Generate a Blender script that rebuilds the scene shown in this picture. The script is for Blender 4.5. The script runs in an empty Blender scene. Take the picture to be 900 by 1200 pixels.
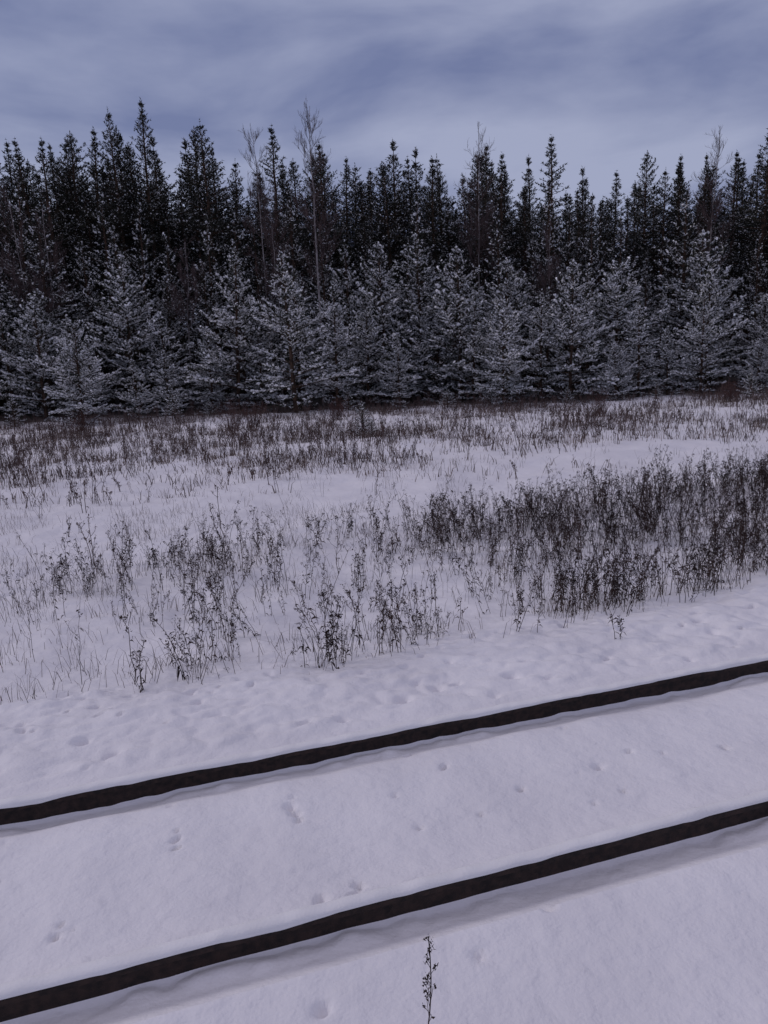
import bpy, math, numpy as np
from mathutils import Matrix, Vector
rng = np.random.default_rng(11)
scene = bpy.context.scene
col = scene.collection

# ------------------------------------------------------------ helpers
CA, SA = math.cos(math.radians(17.1)), math.sin(math.radians(17.1))
def to_as(x, y): return x*CA + y*SA, y*CA - x*SA
def to_xy(a, s): return a*CA - s*SA, s*CA + a*SA

_perm = np.random.default_rng(3).random((256, 256))
def vnoise(x, y):
    xi = np.floor(x).astype(int); yi = np.floor(y).astype(int)
    fx = x-xi; fy = y-yi
    fx = fx*fx*(3-2*fx); fy = fy*fy*(3-2*fy)
    g = lambda i, j: _perm[i % 256, j % 256]
    return (g(xi, yi)*(1-fx)+g(xi+1, yi)*fx)*(1-fy)+(g(xi, yi+1)*(1-fx)+g(xi+1, yi+1)*fx)*fy
def fbm(x, y, o=4):
    r = 0; am = 1; t = 0
    for k in range(o):
        r = r+am*vnoise(x*2**k+17.3*k, y*2**k+9.1*k); t += am; am *= .5
    return r/t - .5
def sstep(x, a, b):
    t = np.clip((x-a)/(b-a), 0, 1); return t*t*(3-2*t)

def mat(name, c1, c2=None, scale=5.0, rough=.8, spec=.2, bump=0, bscale=40, detail=1):
    m = bpy.data.materials.new(name); m.use_nodes = True
    nt = m.node_tree; b = nt.nodes['Principled BSDF']
    b.inputs['Roughness'].default_value = rough
    b.inputs['Specular IOR Level'].default_value = spec
    g = nt.nodes.new('ShaderNodeNewGeometry')
    if c2 is None: c2 = c1
    n = nt.nodes.new('ShaderNodeTexNoise'); n.inputs['Scale'].default_value = scale; n.inputs['Detail'].default_value = detail
    nt.links.new(g.outputs['Position'], n.inputs['Vector'])
    r = nt.nodes.new('ShaderNodeValToRGB')
    r.color_ramp.elements[0].position = .35; r.color_ramp.elements[1].position = .65
    r.color_ramp.elements[0].color = (*c1, 1); r.color_ramp.elements[1].color = (*c2, 1)
    nt.links.new(n.outputs['Fac'], r.inputs['Fac']); nt.links.new(r.outputs['Color'], b.inputs['Base Color'])
    if bump:
        n2 = nt.nodes.new('ShaderNodeTexNoise'); n2.inputs['Scale'].default_value = bscale; n2.inputs['Detail'].default_value = 3
        nt.links.new(g.outputs['Position'], n2.inputs['Vector'])
        bp = nt.nodes.new('ShaderNodeBump'); bp.inputs['Strength'].default_value = 1; bp.inputs['Distance'].default_value = bump
        nt.links.new(n2.outputs['Fac'], bp.inputs['Height']); nt.links.new(bp.outputs['Normal'], b.inputs['Normal'])
    return m

def dmat(name, c1, c2, scale):
    m = bpy.data.materials.new(name); m.use_nodes = True; nt = m.node_tree
    nt.nodes.remove(nt.nodes['Principled BSDF']); d = nt.nodes.new('ShaderNodeBsdfDiffuse')
    g = nt.nodes.new('ShaderNodeNewGeometry'); n = nt.nodes.new('ShaderNodeTexNoise'); n.inputs['Scale'].default_value = scale; n.inputs['Detail'].default_value = 1
    nt.links.new(g.outputs['Position'], n.inputs['Vector'])
    r = nt.nodes.new('ShaderNodeValToRGB'); r.color_ramp.elements[0].position = .35; r.color_ramp.elements[1].position = .65
    r.color_ramp.elements[0].color = (*c1, 1); r.color_ramp.elements[1].color = (*c2, 1)
    nt.links.new(n.outputs['Fac'], r.inputs['Fac']); nt.links.new(r.outputs['Color'], d.inputs['Color'])
    nt.links.new(d.outputs[0], nt.nodes['Material Output'].inputs['Surface']); return m
M_needle = dmat('pine_needles', (.026, .032, .026), (.058, .062, .046), 1.3)
M_needle_dark = dmat('old_pine_needles', (.020, .022, .020), (.050, .050, .040), .8)
M_snowfleck = dmat('branch_snow', (.76, .76, .78), (.87, .87, .89), 3)
M_bark = dmat('pine_bark', (.045, .032, .026), (.10, .065, .048), 6)
M_birch = mat('birch_bark', (.10, .085, .085), (.33, .30, .30), 3, detail=3)
M_twig = dmat('birch_twigs', (.060, .045, .045), (.12, .088, .085), 3)
M_weed = dmat('dry_weed', (.026, .019, .019), (.066, .045, .040), 2.5)
M_grass = dmat('dry_grass', (.080, .062, .058), (.20, .155, .135), 1.2)
M_grass2 = dmat('dry_weed_grass', (.045, .033, .030), (.13, .095, .080), 1.5)
M_shrub = dmat('shrub_twigs', (.055, .038, .037), (.12, .085, .078), 1.5)
M_red = dmat('red_twigs', (.062, .038, .036), (.12, .07, .062), 3)
M_rail = mat('rusty_rail', (.012, .008, .007), (.040, .023, .018), 22, .7, .35, .002, 150, 5)
M_cap = mat('rail_snow', (.79, .78, .80), (.84, .83, .85), 5, .6, .2, .003, 60)

def mk_tris(name, T, mi=None, mats=(), link=True):
    T = np.asarray(T, dtype=np.float32); n = len(T)
    me = bpy.data.meshes.new(name)
    me.vertices.add(n*3); me.vertices.foreach_set('co', T.reshape(-1))
    me.loops.add(n*3); me.loops.foreach_set('vertex_index', np.arange(n*3, dtype=np.int32))
    me.polygons.add(n); me.polygons.foreach_set('loop_start', np.arange(0, n*3, 3, dtype=np.int32))
    for m in mats: me.materials.append(m)
    if mi is not None: me.polygons.foreach_set('material_index', np.asarray(mi, dtype=np.int32))
    me.update(calc_edges=True)
    if not link: return me
    ob = bpy.data.objects.new(name, me); col.objects.link(ob); return ob

def tube(P, R, sides=3):
    P = np.asarray(P, float); R = np.asarray(R, float)
    d = np.gradient(P, axis=0); d /= np.linalg.norm(d, axis=1)[:, None]+1e-9
    ref = np.array([0, 0, 1.]) if abs(d[0, 2]) < .8 else np.array([1., 0, 0])
    u = np.cross(d, ref); u /= np.linalg.norm(u, axis=1)[:, None]+1e-9
    v = np.cross(d, u)
    th = np.arange(sides)*2*math.pi/sides
    ring = P[:, None]+R[:, None, None]*(np.cos(th)[None, :, None]*u[:, None]+np.sin(th)[None, :, None]*v[:, None])
    A = ring[:-1]; B = ring[1:]; A2 = np.roll(A, -1, 1); B2 = np.roll(B, -1, 1)
    return np.concatenate([np.stack([A, A2, B2], 2).reshape(-1, 3, 3), np.stack([A, B2, B], 2).reshape(-1, 3, 3)])

def unit(v): return v/(np.linalg.norm(v, axis=-1, keepdims=True)+1e-9)

# ------------------------------------------------------------ pine generator
def pine(name, h, base, rmax, gap, snow, seed, dens=1.0, nl=.11, nw=.02, elev=(5, 60), pw=.75, step=.05, needle=M_needle, nbr=6, irregular=.25, nper=2, fs=1.0):
    r = np.random.default_rng(seed)
    wood = []; S = []; D = []; L = []; 
    n = 14; zz = np.linspace(0, h, n)
    wob = np.cumsum(r.normal(0, .018, (n, 2)), 0)*(h/10); wob[0] = 0
    tr = np.column_stack([wob, zz]); r0 = .011*h+.02
    wood.append(tube(tr, r0*(1-zz/h)**.8+.008, 5))
    z = base*h
    tx = lambda q: np.array([np.interp(q, zz, tr[:, 0]), np.interp(q, zz, tr[:, 1]), q])
    ph = r.uniform(0, 6)
    while z < h-.12:
        f = min(1.0, (h-z)/(h*(1-base)))
        R = rmax*min(1, f**pw*1.12)*r.uniform(.82, 1.15)
        if f > .85: R *= 1-.35*(f-.85)/.15*r.uniform(.3, 1.4)
        R = max(R, .14)
        nb = max(4, int(r.normal(nbr, 1)))
        ph += r.uniform(.3, 1)
        for k in range(nb):
            if r.random() < .10: continue
            az = ph+2*math.pi*k/nb+r.normal(0, .25)
            Lb = R*(1+r.normal(0, irregular)); Lb = max(Lb, .12)
            e = math.radians(elev[0]+(elev[1]-elev[0])*(1-f)**1.3+r.normal(0, 7))
            m = 5; pts = [tx(z+r.uniform(-.12, .12)*gap*2)]
            cur = math.radians(r.uniform(6, 30)) if f < .8 else math.radians(r.uniform(-18, 15))
            for q in range(m):
                ee = e+cur*(q/m); ao = az+r.normal(0, .06)
                pts.append(pts[-1]+Lb/m*np.array([math.cos(ee)*math.cos(ao), math.cos(ee)*math.sin(ao), math.sin(ee)]))
            pts = np.array(pts)
            wood.append(tube(pts[[0, 2, 5]], [.008+.012*Lb, .006+.006*Lb, .004], 3))
            bd = unit(pts[-1]-pts[0]); side = unit(np.cross(bd, [0, 0, 1])); upv = np.cross(side, bd)
            nt = max(2, int(Lb/.11*dens))
            for q in range(nt):
                t = .18+.82*(q+r.random())/nt
                o = np.array([np.interp(t*m, range(m+1), pts[:, c]) for c in range(3)])
                sg = 1 if (q % 2) else -1
                dd = unit(bd*r.uniform(.5, 1.0)+sg*side*r.uniform(.5, 1.0)+upv*r.uniform(-.15, .45))
                S.append(o); D.append(dd); L.append((.34*Lb*(1.1-t)+.10)*r.uniform(.7, 1.3))
            S.append(pts[m-2]); D.append(unit(pts[-1]-pts[m-2])); L.append(np.linalg.norm(pts[-1]-pts[m-2])+.05)
        z += gap*r.uniform(.7, 1.3)*(.55+.45*f)
    S.append(tx(h-.4)); D.append(np.array([0, 0, 1.])); L.append(.65)
    S = np.array(S); D = np.array(D); L = np.array(L)
    cnt = np.maximum(2, (L/step).astype(int)); idx = np.repeat(np.arange(len(L)), cnt)
    t = (np.arange(len(idx))-np.repeat(np.cumsum(cnt)-cnt, cnt)+r.random(len(idx)))/cnt[idx]
    P = S[idx]+D[idx]*(L[idx]*t)[:, None]; P[:, 2] -= .12*(L[idx]*t)**2
    Dp = D[idx]
    N = []
    for _ in range(nper):
        rd = unit(r.normal(0, 1, P.shape))
        d = unit(Dp*.65+rd*.8+np.array([0, 0, .12])); w = unit(np.cross(d, r.normal(0, 1, P.shape)))
        ln = nl*r.uniform(.6, 1.3, (len(P), 1)); ww = nw*r.uniform(.6, 1.3, (len(P), 1))
        N.append(np.stack([P-w*ww*.6, P+w*ww*.6, P+d*ln], 1))
    N = np.concatenate(N)
    rad = np.hypot(P[:, 0], P[:, 1])
    cl = r.random(len(L))[idx]
    ps = snow*np.clip(.35+.75*rad/rmax, 0, 1.1)*np.where(cl < .72, 1.3, .25)
    sel = r.random(len(P)) < ps
    Q = P[sel]+np.array([0, 0, .032])+r.normal(0, .012, (sel.sum(), 3))
    a = unit(r.normal(0, 1, Q.shape)*[.8, .8, .35]+Dp[sel]*1.2); b = unit(np.cross(a, unit(r.normal(0, 1, Q.shape)*[.7, .7, .5]+[0, 0, .45])))
    sz = r.uniform(.04, .09, (len(Q), 1))*fs
    b2 = unit(b+[0, 0, .9])
    F = np.concatenate([np.stack([Q-a*sz, Q+a*sz, Q+b2*sz*.75], 1), np.stack([Q-a*sz*.7-b*sz*.4, Q+a*sz*.8-b*sz*.3, Q+b*sz*.6+np.array([0, 0, .012])], 1)])
    W = np.concatenate(wood)
    T = np.concatenate([W, N, F]); mi = np.concatenate([np.zeros(len(W)), np.ones(len(N)), np.full(len(F), 2)])
    return mk_tris(name, T, mi, (M_bark, needle, M_snowfleck), link=False)

front_v = [pine('young_pine_%d' % i, h, .03, rm, g, sn, 100+i, .85, nw=.032, nl=.12, step=.06, irregular=.28, elev=(8, 50), pw=pw, fs=1.3) for i, (h, rm, g, sn, pw) in enumerate([
    (5.4, 1.7, .38, .95, .8), (6.6, 1.9, .44, .85, .7), (7.4, 1.8, .46, .8, .9), (6.0, 2.2, .42, 1.0, .6), (8.2, 2.1, .48, .8, .8), (6.8, 2.3, .46, .9, .65)])]
mid_v = [pine('mid_pine_%d' % i, h, .12, rm, .55, sn, 200+i, .7, .14, .044, elev=(5, 55), step=.08, needle=M_needle_dark, irregular=.3, fs=1.2, pw=.85) for i, (h, rm, sn) in enumerate([
    (9.5, 2.0, .75), (10.5, 2.1, .65), (9.0, 1.8, .8)])]
back_v = [pine('tall_pine_%d' % i, h, b, rm, .40, sn, 300+i, .68, .15, .046, elev=(0, 52), pw=pw, step=.09, needle=M_needle_dark, irregular=.3, fs=.9) for i, (h, b, rm, sn, pw) in enumerate([
    (14.5, .45, 1.8, .36, .95), (15.5, .45, 2.1, .26, 1.0), (13.5, .4, 1.8, .40, .9), (15.0, .45, 2.3, .30, .8), (14.8, .5, 1.5, .32, .95), (13.0, .45, 2.1, .28, .6), (14.6, .5, 2.0, .26, .85)])]
sap_v = [pine('sapling_%d' % i, 1.3, .04, .55, .16, .8, 400+i, 1.2, .08, .012, step=.04, elev=(10, 55), fs=.5) for i in range(2)]

# ------------------------------------------------------------ ground
dimples = [(-.62, 4.20, .030, .07), (-.66, 4.27, .028, .05), (-.59, 4.12, .02, .04), (-1.29, 3.98, .022, .06), (-1.27, 3.90, .02, .05), (-1.31, 4.06, .016, .04), (-.40, 3.39, .04, .05),
           (-.21, 3.50, .028, .06), (-.23, 3.43, .022, .04), (-1.68, 3.22, .018, .05), (-1.69, 3.30, .014, .04), (.73, 3.30, .03, .05), (1.9, 6.3, .045, .12), (1.0, 5.98, .05, .10), (2.25, 4.75, .025, .07),
           (.33, 4.65, .03, .06), (1.34, 4.58, .028, .05), (.79, 4.36, .02, .05), (1.6, 4.75, .02, .04), (.1, 4.9, .02, .04), (-.35, 2.75, .03, .05), (.35, 3.0, .02, .03), (-2.3, 5.2, .045, .08), (-2.0, 4.96, .04, .09)]
for k in range(200):
    a = rng.uniform(-5, 11); s = rng.uniform(5.1, 6.9); x, y = to_xy(a, s)
    dimples.append((x, y, rng.uniform(.015, .06), rng.uniform(.02, .085)))
for k in range(22):
    a = rng.uniform(-3, 6); s = rng.uniform(3.5, 4.6); x, y = to_xy(a, s)
    dimples.append((x, y, rng.uniform(.012, .025), rng.uniform(.01, .03)))
dimples = [(dx, dy, rr, dp, rng.uniform(0, 3.14), rng.uniform(.5, 1.0)) for (dx, dy, rr, dp) in dimples]

def H(x, y, fine=True):
    a, s = to_as(x, y)
    z = np.interp(s, [-200, -20, 0, 2.3, 2.93, 2.975, 3.10, 3.20, 3.225, 3.258, 3.5, 4.4, 4.60, 4.72, 4.80, 4.825, 4.858, 5.3, 6.1, 7.4, 10, 40, 900],
                  [-.6, -.4, -.10, -.065, -.045, -.10, -.150, -.168, -.168, -.030, -.055, -.075, -.095, -.145, -.168, -.168, -.025, -.06, -.11, -.33, -.38, -.35, -.3])
    for sr in (3.24, 4.84):
        w = np.exp(-((s-(sr-.06))/.07)**2)*(s < sr-.012)
        z = z+w*(.12*fbm(a*1.5, sr*9+s*0, 4)+.05*fbm(a*7, sr*3+s*6, 2)+.008)
    track = sstep(s, 3.3, 3.5)*(1-sstep(s, 4.6, 4.75))
    z = z+track*(.006*np.cos(2*np.pi*a/.6+.4*np.sin(a))+.045*fbm(a*.5+3, s*.7, 3)+.028*fbm(a*1.7, s*2.2, 3))
    near = 1-sstep(s, 2.8, 3.0)
    z = z+near*(.06*fbm(a*.4, s*.5+8, 3)+.015*fbm(a*1.6, s*2+8, 3))
    sh = sstep(s, 4.93, 5.2)
    z = z+sh*(1-sstep(s, 6.8, 8))*(.10*fbm(a*1.3, s*2.4, 3)+.10*np.abs(fbm(a*2.9+5, s*4.0, 2))+.05*np.abs(fbm(a*6+5, s*7, 2)))
    fl = sstep(s, 6.3, 8.5)
    z = z+fl*(.30*fbm(a*.16+5, s*.22, 3)+.14*fbm(a*.8, s*1.1, 3)+.11*fbm(a*2.5, s*2.9, 3)*(1-sstep(s, 12, 16)*.5))
    z = z+sstep(s, 18, 22)*.18*np.maximum(0, fbm(a*.9+31, s*1.2, 3))
    z = z+np.maximum(0, y-46)*.045*(1-.5*sstep(x, -10, 10))*(1-sstep(y, 90, 160)*.6)
    if fine:
        for (dx, dy, rr, dp, an, el_) in dimples:
            m = (np.abs(x-dx) < .2) & (np.abs(y-dy) < .2)
            if m.any():
                u = (x[m]-dx)*math.cos(an)+(y[m]-dy)*math.sin(an); v = ((y[m]-dy)*math.cos(an)-(x[m]-dx)*math.sin(an))/el_
                q = (u*u+v*v)/(rr*rr)
                z[m] -= dp*np.exp(-(q*.7)**1.3)
    foot = (s > 2.95) & (s < 5.05)      # rail feet stay buried
    z = np.where(foot, np.maximum(z, -.172+.010*fbm(a*4, s*4, 2)), z)
    return z
s_ax = np.concatenate([-np.geomspace(300, 1.2, 26), np.arange(-.5, 2.0, .1), np.arange(2.0, 2.85, .025), np.arange(2.85, 3.4, .012), np.arange(3.4, 4.6, .02), np.arange(4.6, 5.0, .012), np.arange(5.0, 7.0, .02),
                       np.arange(7.0, 14, .06), np.arange(14, 26, .14), np.arange(26, 46, .3), np.geomspace(46.5, 700, 50)])
a_ax = np.concatenate([-np.geomspace(600, 12.5, 50), np.arange(-12, -4, .12), np.arange(-4, 6.5, .021), np.arange(6.5, 16, .07), np.arange(16, 30, .25), np.geomspace(31, 600, 50)])
A, S_ = np.meshgrid(a_ax, s_ax)
X, Y = to_xy(A, S_)
Z = H(X.ravel().copy(), Y.ravel().copy())
V = np.column_stack([X.ravel(), Y.ravel(), Z]).astype(np.float32)
ns, na = A.shape
I = np.arange(ns*na).reshape(ns, na)
Fq = np.stack([I[:-1, :-1], I[:-1, 1:], I[1:, 1:], I[1:, :-1]], -1).reshape(-1)
me = bpy.data.meshes.new('snowy_ground')
me.vertices.add(len(V)); me.vertices.foreach_set('co', V.reshape(-1))
me.loops.add(len(Fq)); me.loops.foreach_set('vertex_index', Fq.astype(np.int32))
nf = len(Fq)//4; me.polygons.add(nf); me.polygons.foreach_set('loop_start', np.arange(0, nf*4, 4, dtype=np.int32))
me.polygons.foreach_set('use_smooth', np.ones(nf, dtype=bool)); me.update(calc_edges=True)
ground = bpy.data.objects.new('snowy_ground', me); col.objects.link(ground)
m = bpy.data.materials.new('snow'); m.use_nodes = True; nt = m.node_tree; b = nt.nodes['Principled BSDF']
b.inputs['Roughness'].default_value = .65; b.inputs['Specular IOR Level'].default_value = .25
g = nt.nodes.new('ShaderNodeNewGeometry')
sep = nt.nodes.new('ShaderNodeSeparateXYZ'); nt.links.new(g.outputs['Position'], sep.inputs[0])
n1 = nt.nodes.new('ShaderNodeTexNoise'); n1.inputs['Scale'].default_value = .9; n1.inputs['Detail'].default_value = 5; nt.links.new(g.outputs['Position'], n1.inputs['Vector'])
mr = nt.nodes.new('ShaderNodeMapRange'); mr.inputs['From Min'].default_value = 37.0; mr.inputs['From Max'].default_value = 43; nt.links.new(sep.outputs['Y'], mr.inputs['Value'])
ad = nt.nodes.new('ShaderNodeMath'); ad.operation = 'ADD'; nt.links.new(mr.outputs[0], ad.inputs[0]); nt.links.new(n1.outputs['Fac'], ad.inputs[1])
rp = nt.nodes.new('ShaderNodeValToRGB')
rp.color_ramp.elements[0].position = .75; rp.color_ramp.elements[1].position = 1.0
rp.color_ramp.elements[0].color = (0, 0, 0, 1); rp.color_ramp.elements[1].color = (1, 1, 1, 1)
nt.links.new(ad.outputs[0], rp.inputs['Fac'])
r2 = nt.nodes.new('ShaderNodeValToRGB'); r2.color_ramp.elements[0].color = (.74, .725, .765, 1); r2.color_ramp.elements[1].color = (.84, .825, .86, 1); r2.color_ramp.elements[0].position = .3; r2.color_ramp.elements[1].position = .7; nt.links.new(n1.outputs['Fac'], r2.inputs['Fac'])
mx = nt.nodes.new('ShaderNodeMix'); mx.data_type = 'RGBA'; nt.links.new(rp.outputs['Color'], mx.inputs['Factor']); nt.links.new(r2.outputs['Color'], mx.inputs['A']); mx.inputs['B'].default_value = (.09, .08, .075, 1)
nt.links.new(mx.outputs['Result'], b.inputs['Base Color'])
n3 = nt.nodes.new('ShaderNodeTexNoise'); n3.inputs['Scale'].default_value = 60; n3.inputs['Detail'].default_value = 3; nt.links.new(g.outputs['Position'], n3.inputs['Vector'])
n4 = nt.nodes.new('ShaderNodeTexNoise'); n4.inputs['Scale'].default_value = 7; n4.inputs['Detail'].default_value = 3; nt.links.new(g.outputs['Position'], n4.inputs['Vector'])
b1 = nt.nodes.new('ShaderNodeBump'); b1.inputs['Distance'].default_value = .003; nt.links.new(n3.outputs['Fac'], b1.inputs['Height'])
b2 = nt.nodes.new('ShaderNodeBump'); b2.inputs['Distance'].default_value = .025; nt.links.new(n4.outputs['Fac'], b2.inputs['Height']); nt.links.new(b1.outputs['Normal'], b2.inputs['Normal'])
nt.links.new(b2.outputs['Normal'], b.inputs['Normal'])
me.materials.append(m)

# ------------------------------------------------------------ rails
prof = np.array([(-.075, -.225), (.075, -.225), (.075, -.213), (.02, -.197), (.009, -.19), (.009, -.052), (.036, -.040), (.0365, -.012), (.028, -.002), (0, 0), (-.028, -.002), (-.0365, -.012), (-.036, -.040), (-.009, -.052), (-.009, -.19), (-.02, -.197), (-.075, -.213)])
aa = np.concatenate([np.linspace(-150, -10, 15), np.arange(-9, 16, .5), np.linspace(17, 180, 15)])
ac = np.concatenate([np.linspace(-150, -8, 60), np.arange(-7.9, 12, .025), np.linspace(12.1, 180, 80)])
for sr in (3.24, 4.84):
    P = []
    for a in aa:
        for (o, z) in prof:
            x, y = to_xy(a, sr+o); P.append((x, y, z))
    k = len(prof); F = [(i*k+j, i*k+(j+1) % k, (i+1)*k+(j+1) % k, (i+1)*k+j) for i in range(len(aa)-1) for j in range(k)]
    F += [tuple(range(k)), tuple(range((len(aa)-1)*k, len(aa)*k))]
    me = bpy.data.meshes.new('railway_rail'); me.from_pydata(P, [], F); me.materials.append(M_rail)
    rail = bpy.data.objects.new('railway_rail', me); col.objects.link(rail)
    th = .018+.016*fbm(ac*1.2, ac*0+sr*5, 4)+.022*fbm(ac*8, ac*0+sr, 2)
    wd = .039+.010*fbm(ac*2.2, ac*0+sr*3, 4)
    drop = -.004-.05*np.maximum(0, fbm(ac*2.3, ac*0+sr*7, 4)+.02)
    offs = [(-1.03, -1), (-1.05, .35), (-.75, .85), (0, 1.0), (.75, .85), (1.0, .45), (1.0, -1)]
    P = []; wv = 1+.12*fbm(ac*5, ac*0+sr, 3)
    for i, a in enumerate(ac):
        for (o, q) in offs:
            z = drop[i] if q < 0 else .0005+max(.004, th[i])*q
            x, y = to_xy(a, sr+o*wd[i]*(1 if o > 0 else wv[i])); P.append((x, y, z))
    k = len(offs); F = [(i*k+j, i*k+j+1, (i+1)*k+j+1, (i+1)*k+j) for i in range(len(ac)-1) for j in range(k-1)]
    me = bpy.data.meshes.new('snow_cap'); me.from_pydata(P, [], F); me.materials.append(M_cap)
    for p in me.polygons: p.use_smooth = True
    cap = bpy.data.objects.new('snow_cap', me); col.objects.link(cap); cap.parent = rail

# ------------------------------------------------------------ trees
def gz(x, y): return float(H(np.array([float(x)]), np.array([float(y)]), False)[0])
def place(name, me, x, y, sc, rot, parent=None, zs=None):
    o = bpy.data.objects.new(name, me); col.objects.link(o)
    o.location = (x, y, gz(x, y)-.05); o.rotation_euler = (rng.normal(0, .02), rng.normal(0, .02), rot)
    o.scale = (sc*rng.uniform(.88, 1.18), sc*rng.uniform(.88, 1.18), sc*(zs or 1))
    if parent: o.parent = parent
    return o
x = -33.0
while x < 34:
    y = 39.0+rng.normal(0, 1.0)-(.6 if x > 5 else 0)
    place('pine_tree', front_v[rng.integers(0, 6)], x, y, rng.uniform(.42, 1.0), rng.uniform(0, 6.28))
    x += rng.uniform(1.0, 2.4)
x = -35.0
while x < 36:
    place('pine_tree', front_v[rng.integers(0, 6)], x, 42+rng.normal(0, .8), rng.uniform(.75, 1.3), rng.uniform(0, 6.28))
    x += rng.uniform(1.5, 3.0)
forest = bpy.data.objects.new('background_forest', None); col.objects.link(forest)
def tree_scale(x): return 1.0+.14*sstep(-x, 2, 16)-.04*sstep(x, 5, 20)
for yy in (44.8, 47.0, 49.2, 51.4, 53.8, 56.4, 59.5, 63, 67):
    hw = yy*.66
    x = -hw+rng.uniform(0, 2)
    while x < hw:
        y = yy+rng.normal(0, .9)
        if yy < 48: me_ = mid_v[rng.integers(0, 3)]; sc = rng.uniform(.70, 1.18)
        elif yy > 62: me_ = mid_v[rng.integers(0, 3)]; sc = rng.uniform(1.1, 1.5)
        else: me_ = back_v[rng.integers(0, 7)]; sc = rng.uniform(.68, 1.06) if yy < 58 else rng.uniform(.88, 1.08)
        place('tree', me_, x, y, sc*float(tree_scale(x)), rng.uniform(0, 6.28), forest)
        x += rng.uniform(.8, 2.5) if 48 < yy < 62 else rng.uniform(1.5, 3.2)
for (x, y, s) in [(-.6, 26.5, .85), (-9.6, 36.2, .95), (-8.2, 37.3, .6), (16.6, 34.5, .9), (13.2, 36.8, .6), (-14.5, 37.5, .7), (3.2, 36.5, .7), (5.3, 37, .9), (9, 37, .6), (19.5, 36.3, 1.3), (-1.5, 37.4, .8), (-17.5, 37, 1.0), (-.3, 26.2, .5)]:
    place('pine_sapling', sap_v[int(rng.integers(0, 2))], x, y, s, rng.uniform(0, 6))

def birch(seed, h, lean=0.0, r0=.05):
    r = np.random.default_rng(seed); T = []; mi = []
    n = 16; zz = np.linspace(0, h, n); w = np.cumsum(r.normal(0, .035, (n, 2)), 0)
    tr = np.column_stack([w[:, 0]+lean*zz, w[:, 1], zz])
    t = tube(tr, r0*(1-zz/h)**.8+.010, 6); T.append(t); mi.append(np.zeros(len(t)))
    def br(p, az, e, L, rad, lev):
        m = 5; pts = [p]
        for q in range(m):
            az += r.normal(0, .16); e += r.normal(.05, .1)
            pts.append(pts[-1]+L/m*np.array([math.cos(e)*math.cos(az), math.cos(e)*math.sin(az), math.sin(e)]))
        pts = np.array(pts); t = tube(pts, np.linspace(rad, rad*.35+.002, m+1), 3); T.append(t); mi.append(np.ones(len(t)))
        if lev < 2:
            for q in range(int(4+L*4)):
                tt = r.uniform(.2, 1)*m; o = np.array([np.interp(tt, range(m+1), pts[:, c]) for c in range(3)])
                br(o, az+r.choice([-1, 1])*r.uniform(.4, 1.1), e+r.uniform(-.5, .5), L*r.uniform(.3, .55), rad*.55, lev+1)
    for k in range(int(h*2.8)):
        z = h*r.uniform(.4, .98); f = 1-z/h
        p = np.array([np.interp(z, zz, tr[:, c]) for c in range(3)])
        br(p, r.uniform(0, 6.28), math.radians(r.uniform(30, 60)), .5+2.6*f**.7*r.uniform(.5, 1), .009+.012*f, 0)
    return mk_tris('birch_tree', np.concatenate(T), np.concatenate(mi), (M_birch, M_twig))
for (seed, x, y, h, lean, r0) in [(1, -3.0, 43.2, 15.4, .01, .075), (2, -6.3, 45.0, 14.8, -.02, .04), (3, 6.2, 47, 14.8, 0, .045), (4, 19.8, 46.4, 14.0, .02, .04), (7, -5.2, 44.5, 10.5, .04, .035), (8, -19.0, 43.6, 12, -.03, .035), (12, -17.6, 43.6, 11, .02, .035), (13, -10.5, 43.6, 9, .02, .03), (14, 9.5, 43.8, 9, -.02, .03)]:
    o = birch(seed, h, lean, r0); o.location = (x-lean*h*.8, y, gz(x, y)-.05)

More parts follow.
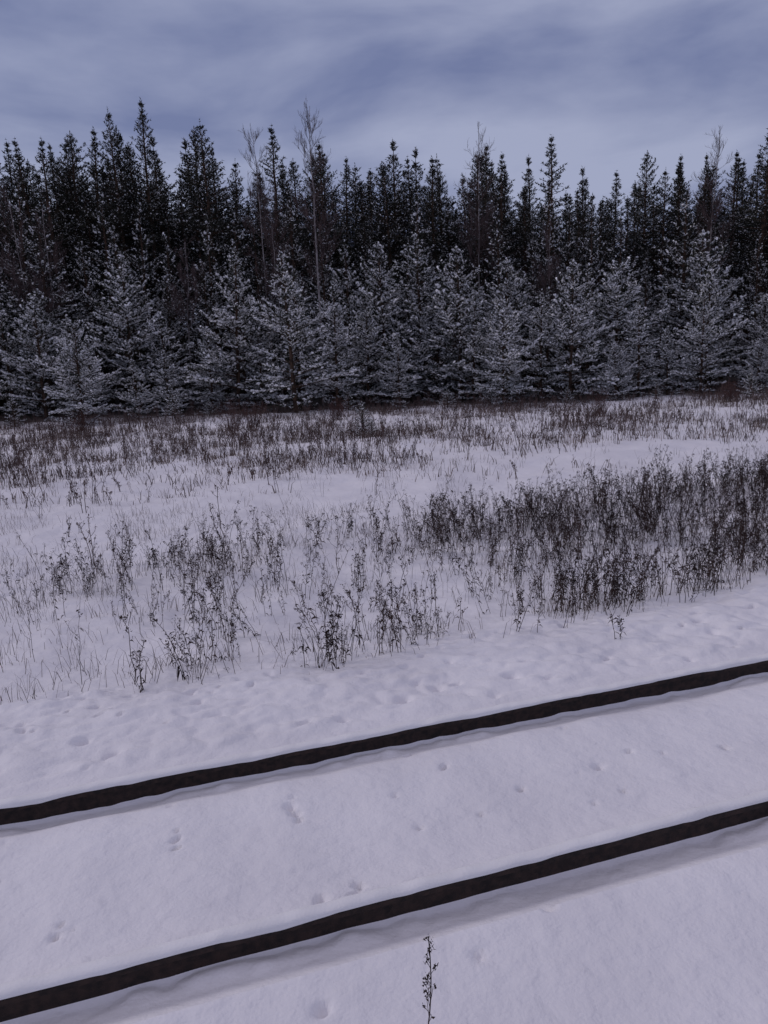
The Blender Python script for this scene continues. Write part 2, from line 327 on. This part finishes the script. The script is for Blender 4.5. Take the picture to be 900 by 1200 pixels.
# ------------------------------------------------------------ dry weeds
def weed(seed, h, lod=0):
    r = np.random.default_rng(seed); T = []; rad = .0040 if lod == 0 else .0075
    def quadleaf(p, d, L, w):
        d = unit(d); sd = unit(np.cross(d, r.normal(0, 1, 3))); mid = p+d*L*.5+[0, 0, .15*L]; e = p+d*L-np.array([0, 0, .25*L])
        T.append(np.array([[p, mid+sd*w, mid-sd*w], [mid-sd*w, mid+sd*w, e]]))
    def head(p, n, sp, sz):
        c = p+r.normal(0, sp, (n, 3)); q = r.normal(0, sz, (n, 3, 3)); T.append(c[:, None]+q)
    for stem in range(r.integers(1, 3) if lod == 0 else 2):
        hs = h*(1 if stem == 0 else r.uniform(.5, .9))
        n = 6; az = r.uniform(0, 6.28); lean = r.uniform(0, .4); o = np.array([r.normal(0, .04), r.normal(0, .04)])*(stem > 0)
        zz = np.linspace(0, hs, n); bend = lean*(zz/hs)**1.6*hs
        st = np.column_stack([o[0]+bend*math.cos(az)+r.normal(0, .008, n), o[1]+bend*math.sin(az)+r.normal(0, .008, n), zz]); st[0, 2] = -.12
        T.append(tube(st, np.linspace(rad, rad*.5, n), 3))
        at = lambda z: np.array([np.interp(z, zz, st[:, c]) for c in range(3)])
        kind = seed % 4
        nb = r.integers(3, 9) if kind < 3 else 2
        for k in range(nb if lod == 0 else nb//2+1):
            z = hs*r.uniform(.35, .97); p = at(z); a2 = r.uniform(0, 6.28); L = hs*r.uniform(.08, .28)
            d = np.array([math.cos(a2)*.7, math.sin(a2)*.7, 1]); e = p+unit(d)*L; mdp = (p+e)/2+np.array([math.cos(a2), math.sin(a2), 0])*L*.12
            T.append(tube([p, mdp, e], [rad*.6, rad*.5, rad*.4], 3))
            head(e, 6 if lod == 0 else 4, .011, .008 if lod == 0 else .013)
            if lod == 0 and kind == 1: head((mdp+e)/2, 4, .011, .007)
        head(at(hs), 10 if lod == 0 else 6, .015, .009 if lod == 0 else .014)
        if kind in (1, 3):
            for q in range(5): head(at(hs*(1-.05*q)), 4, .010, .007)
        nl_ = r.integers(0, 4) if kind == 2 else r.integers(3, 12)
        for k in range(nl_ if lod == 0 else 3):
            z = hs*r.uniform(.1, .85); a2 = r.uniform(0, 6.28)
            quadleaf(at(z), np.array([math.cos(a2), math.sin(a2), r.uniform(-.9, .5)]), r.uniform(.03, .09), r.uniform(.004, .011))
    return np.concatenate([t.reshape(-1, 3, 3) for t in T])
W0 = [weed(500+i, rng.uniform(.25, .75)) for i in range(28)]
W1 = [weed(600+i, rng.uniform(.3, .75), 1) for i in range(12)]
def scatter(variants, pts, smin, smax):
    out = []
    x, y = pts[:, 0], pts[:, 1]; z = H(x.copy(), y.copy(), False)
    for i in range(len(pts)):
        t = variants[rng.integers(0, len(variants))]; a = rng.uniform(0, 6.28); c, s = math.cos(a), math.sin(a)
        k = rng.uniform(smin, smax); tx, ty = rng.normal(0, .14, 2)
        R = np.array([[c, -s, tx], [s, c, ty], [0, 0, 1]])*k
        out.append((t@R.T+[x[i], y[i], z[i]]).astype(np.float32))
    return np.concatenate(out)
def g2(x, y, cx, cy, rx, ry): return np.exp(-((x-cx)/rx)**2-((y-cy)/ry)**2)
def dens_front(x, y):
    a, s = to_as(x, y)
    band = sstep(s, 6.6, 7.2)*(1-sstep(s, 11.8, 13.2))
    d = band*(1.35*sstep(x, .6, 4.2)+.5*sstep(x, -1, 1.5)+.07)
    d = d+.5*sstep(s, 9.8, 10.7)*(1-sstep(s, 11.8, 12.8))*sstep(x, -5.6, -3.6)
    d = d+1.5*g2(x, y, -2.0, 7.0, .5, .75)+1.0*g2(x, y, -.3, 6.9, .45, .45)+.6*g2(x, y, .9, 8.0, 1.2, .8)+.3*g2(x, y, -1.0, 9.2, 1.4, .8)+.4*g2(x, y, -2.6, 9.0, .7, .7)
    nz = sstep(fbm(x*.95+3, y*.95, 4), -.20, .16)
    return d*(.2+nz)+.02*band
def sample(n, xr, yr, f, mx_):
    p = np.column_stack([rng.uniform(*xr, n), rng.uniform(*yr, n)]); d = f(p[:, 0], p[:, 1])
    return p[rng.random(n)*mx_ < d]
p1 = sample(17500, (-15, 17), (5, 19), dens_front, 1.5)
T = scatter(W0, p1, .6, 1.15); mk_tris('dry_weeds', T, None, (M_weed,))
def dens_back(x, y):
    a, s = to_as(x, y)
    st = 18.0+3.0*fbm(a*.2, a*0, 3)
    d = sstep(s, st-1.5, st+2.5)*(1-sstep(y, 39, 41))
    d = d*(.15+sstep(fbm(x*.45+9, y*.5, 4), -.16, .14))+.03*(s > 8)
    return d
p2 = sample(13500, (-30, 32), (9, 40), dens_back, 1.3)
T = scatter(W1, p2, .4, 1.2); mk_tris('dry_meadow_plants', T, None, (M_shrub,))
def blades(p, hmin, hmax, wd):
    n = len(p); z = H(p[:, 0].copy(), p[:, 1].copy(), False); B = np.column_stack([p, z-.03])
    a = rng.uniform(0, 6.28, n); h = rng.uniform(hmin, hmax, n); ln = h*rng.uniform(.1, .9, n)
    d1 = np.column_stack([np.cos(a)*ln*.35, np.sin(a)*ln*.35, h*.6]); d2 = np.column_stack([np.cos(a)*ln, np.sin(a)*ln, h*rng.uniform(.7, 1, n)])
    b = rng.uniform(0, 6.28, n); s = np.column_stack([np.cos(b), np.sin(b), b*0])*wd
    return np.concatenate([np.stack([B-s, B+s, B+d1+s*.7], 1), np.stack([B-s, B+d1+s*.7, B+d1-s*.7], 1), np.stack([B+d1-s*.7, B+d1+s*.7, B+d2], 1)])
def tuft(p, k, sp):
    q = np.repeat(p, k, 0); return q+rng.normal(0, sp, q.shape)
pb = sample(26000, (-30, 32), (16, 40.5), dens_back, 1.3); pb = tuft(pb, 5, .13)
def dens_g(x, y):
    a, s = to_as(x, y)
    return (dens_front(x, y)*.8+.12*sstep(s, 6.6, 7.6))*(s > 6.5)
pf = sample(14000, (-13, 18), (5, 20), dens_g, 1.0); pf = tuft(pf, 4, .09)
pl = sample(5500, (-12, 3), (5.5, 15), lambda x, y: (to_as(x, y)[1] > 6.3)*(.2+.9*sstep(fbm(x*.7, y*.7, 2), -.15, .2)), 1.6); pl = tuft(pl, 3, .08)
mk_tris('dry_meadow_grass', blades(pb, .08, .42, .009), None, (M_grass,))
mk_tris('dry_grass', np.concatenate([blades(pf, .06, .40, .0030), blades(pl, .06, .36, .0024)]), None, (M_grass2,))

def bush(seed, h):
    r = np.random.default_rng(seed); T = []
    for k in range(40):
        az = r.uniform(0, 6.28); sp = r.uniform(.05, .6); p = np.array([r.normal(0, .12), r.normal(0, .12), -.05]); pts = [p]; hh = h*r.uniform(.5, 1)
        for q in range(4): pts.append(pts[-1]+np.array([math.cos(az)*sp, math.sin(az)*sp, 1])*hh/4+r.normal(0, .03, 3))
        T.append(tube(pts, [.007, .006, .005, .004, .003], 3))
        for q in range(7):
            o = pts[r.integers(1, 5)]; T.append(tube([o, o+np.array([r.normal(0, .14), r.normal(0, .14), r.uniform(.05, .25)])], [.004, .003], 3))
    return mk_tris('red_twig_bush', np.concatenate(T), None, (M_red,))
for i, (x, y, h) in enumerate([(-5.6, 29, 1.4), (-5.0, 30, 1.1), (-12, 31, 1.0), (8.5, 30, 1.0), (-1.8, 33, .9), (15, 33, 1.0)]):
    o = bush(700+i, h); o.location = (x, y, gz(x, y))

r = np.random.default_rng(5); T = []
zz = np.linspace(-.05, .66, 9); st = np.column_stack([.03*np.sin(zz*4)+.05*zz, .02*np.cos(zz*5), zz]); T.append(tube(st, np.linspace(.0032, .0018, 9), 4))
for k in range(17):
    z = .26+.40*k/17; p = np.array([np.interp(z, zz, st[:, c]) for c in range(3)]); a2 = r.uniform(0, 6.28); L = .055*(1.25-k/17)
    e = p+np.array([math.cos(a2)*.5, math.sin(a2)*.5, .9])*L; T.append(tube([p, e], [.0014, .001], 3))
    T.append((e+r.normal(0, .005, (9, 1, 3)))+r.normal(0, .005, (9, 3, 3)))
o = mk_tris('weed_stalk', np.concatenate([t.reshape(-1, 3, 3) for t in T]), None, (M_weed,)); o.location = (.05, 2.42, gz(0, 2.42))

# ------------------------------------------------------------ sky + sun
w = bpy.data.worlds.new('World'); scene.world = w; w.use_nodes = True; nt = w.node_tree
bg = nt.nodes['Background']
SUN_EL, SUN_AZ = 24, -76
sky = nt.nodes.new('ShaderNodeTexSky'); sky.sky_type = 'NISHITA'; sky.sun_disc = False
sky.sun_elevation = math.radians(SUN_EL); sky.sun_rotation = math.radians(SUN_AZ)
tc = nt.nodes.new('ShaderNodeTexCoord'); mp = nt.nodes.new('ShaderNodeMapping'); mp.inputs['Scale'].default_value = (1, 1, 3.0); mp.inputs['Location'].default_value = (.35, .2, .1)
nt.links.new(tc.outputs['Generated'], mp.inputs['Vector'])
nz = nt.nodes.new('ShaderNodeTexNoise'); nz.inputs['Scale'].default_value = 2.7; nz.inputs['Detail'].default_value = 6; nz.inputs['Roughness'].default_value = .5; nz.inputs['Distortion'].default_value = .25
nt.links.new(mp.outputs[0], nz.inputs['Vector'])
cr = nt.nodes.new('ShaderNodeValToRGB'); cr.color_ramp.elements[0].position = .37; cr.color_ramp.elements[1].position = .62
cr.color_ramp.elements[0].color = (.165, .195, .355, 1); cr.color_ramp.elements[1].color = (.36, .39, .55, 1)
nt.links.new(nz.outputs['Fac'], cr.inputs['Fac'])
sp = nt.nodes.new('ShaderNodeSeparateXYZ'); nt.links.new(tc.outputs['Generated'], sp.inputs[0])
m1 = nt.nodes.new('ShaderNodeMapRange'); m1.inputs['From Min'].default_value = .4; m1.inputs['From Max'].default_value = .95; nt.links.new(sp.outputs['Z'], m1.inputs['Value'])
mz = nt.nodes.new('ShaderNodeMix'); mz.data_type = 'RGBA'; mz.inputs['B'].default_value = (.52, .475, .56, 1)
nt.links.new(m1.outputs[0], mz.inputs['Factor']); nt.links.new(cr.outputs['Color'], mz.inputs['A'])
sc_ = nt.nodes.new('ShaderNodeMix'); sc_.data_type = 'RGBA'; sc_.blend_type = 'MIX'; sc_.inputs['Factor'].default_value = .93
mul = nt.nodes.new('ShaderNodeVectorMath'); mul.operation = 'SCALE'; mul.inputs['Scale'].default_value = 10.0
nt.links.new(mz.outputs['Result'], mul.inputs[0])
nt.links.new(sky.outputs[0], sc_.inputs['A']); nt.links.new(mul.outputs[0], sc_.inputs['B'])
nt.links.new(sc_.outputs['Result'], bg.inputs['Color']); bg.inputs['Strength'].default_value = .1
sl = bpy.data.lights.new('sun', 'SUN'); sl.energy = .75; sl.angle = math.radians(10); sl.color = (1, .92, .92)
so = bpy.data.objects.new('sun', sl); col.objects.link(so)
el, az = math.radians(SUN_EL), math.radians(SUN_AZ)
dv = Vector((math.sin(az)*math.cos(el), math.cos(az)*math.cos(el), math.sin(el)))
so.rotation_euler = dv.to_track_quat('Z', 'Y').to_euler()

# ------------------------------------------------------------ camera
p, rl = math.radians(12.2), math.radians(2.37)
fw = Vector((0, math.cos(p), -math.sin(p))); up0 = Vector((0, math.sin(p), math.cos(p))); x0 = Vector((1, 0, 0))
rt = math.cos(rl)*x0-math.sin(rl)*up0; up = math.sin(rl)*x0+math.cos(rl)*up0
M = Matrix((rt, up, -fw)).transposed().to_4x4(); M.translation = Vector((0, 0, 2.69))
cd = bpy.data.cameras.new('camera'); cam = bpy.data.objects.new('camera', cd); col.objects.link(cam); cam.matrix_world = M
cd.sensor_fit = 'VERTICAL'; cd.sensor_height = 36; cd.lens = 27; cd.clip_end = 3000; cd.clip_start = .05
scene.camera = cam
scene.view_settings.view_transform = 'Standard'; scene.view_settings.look = 'None'; scene.view_settings.exposure = 0
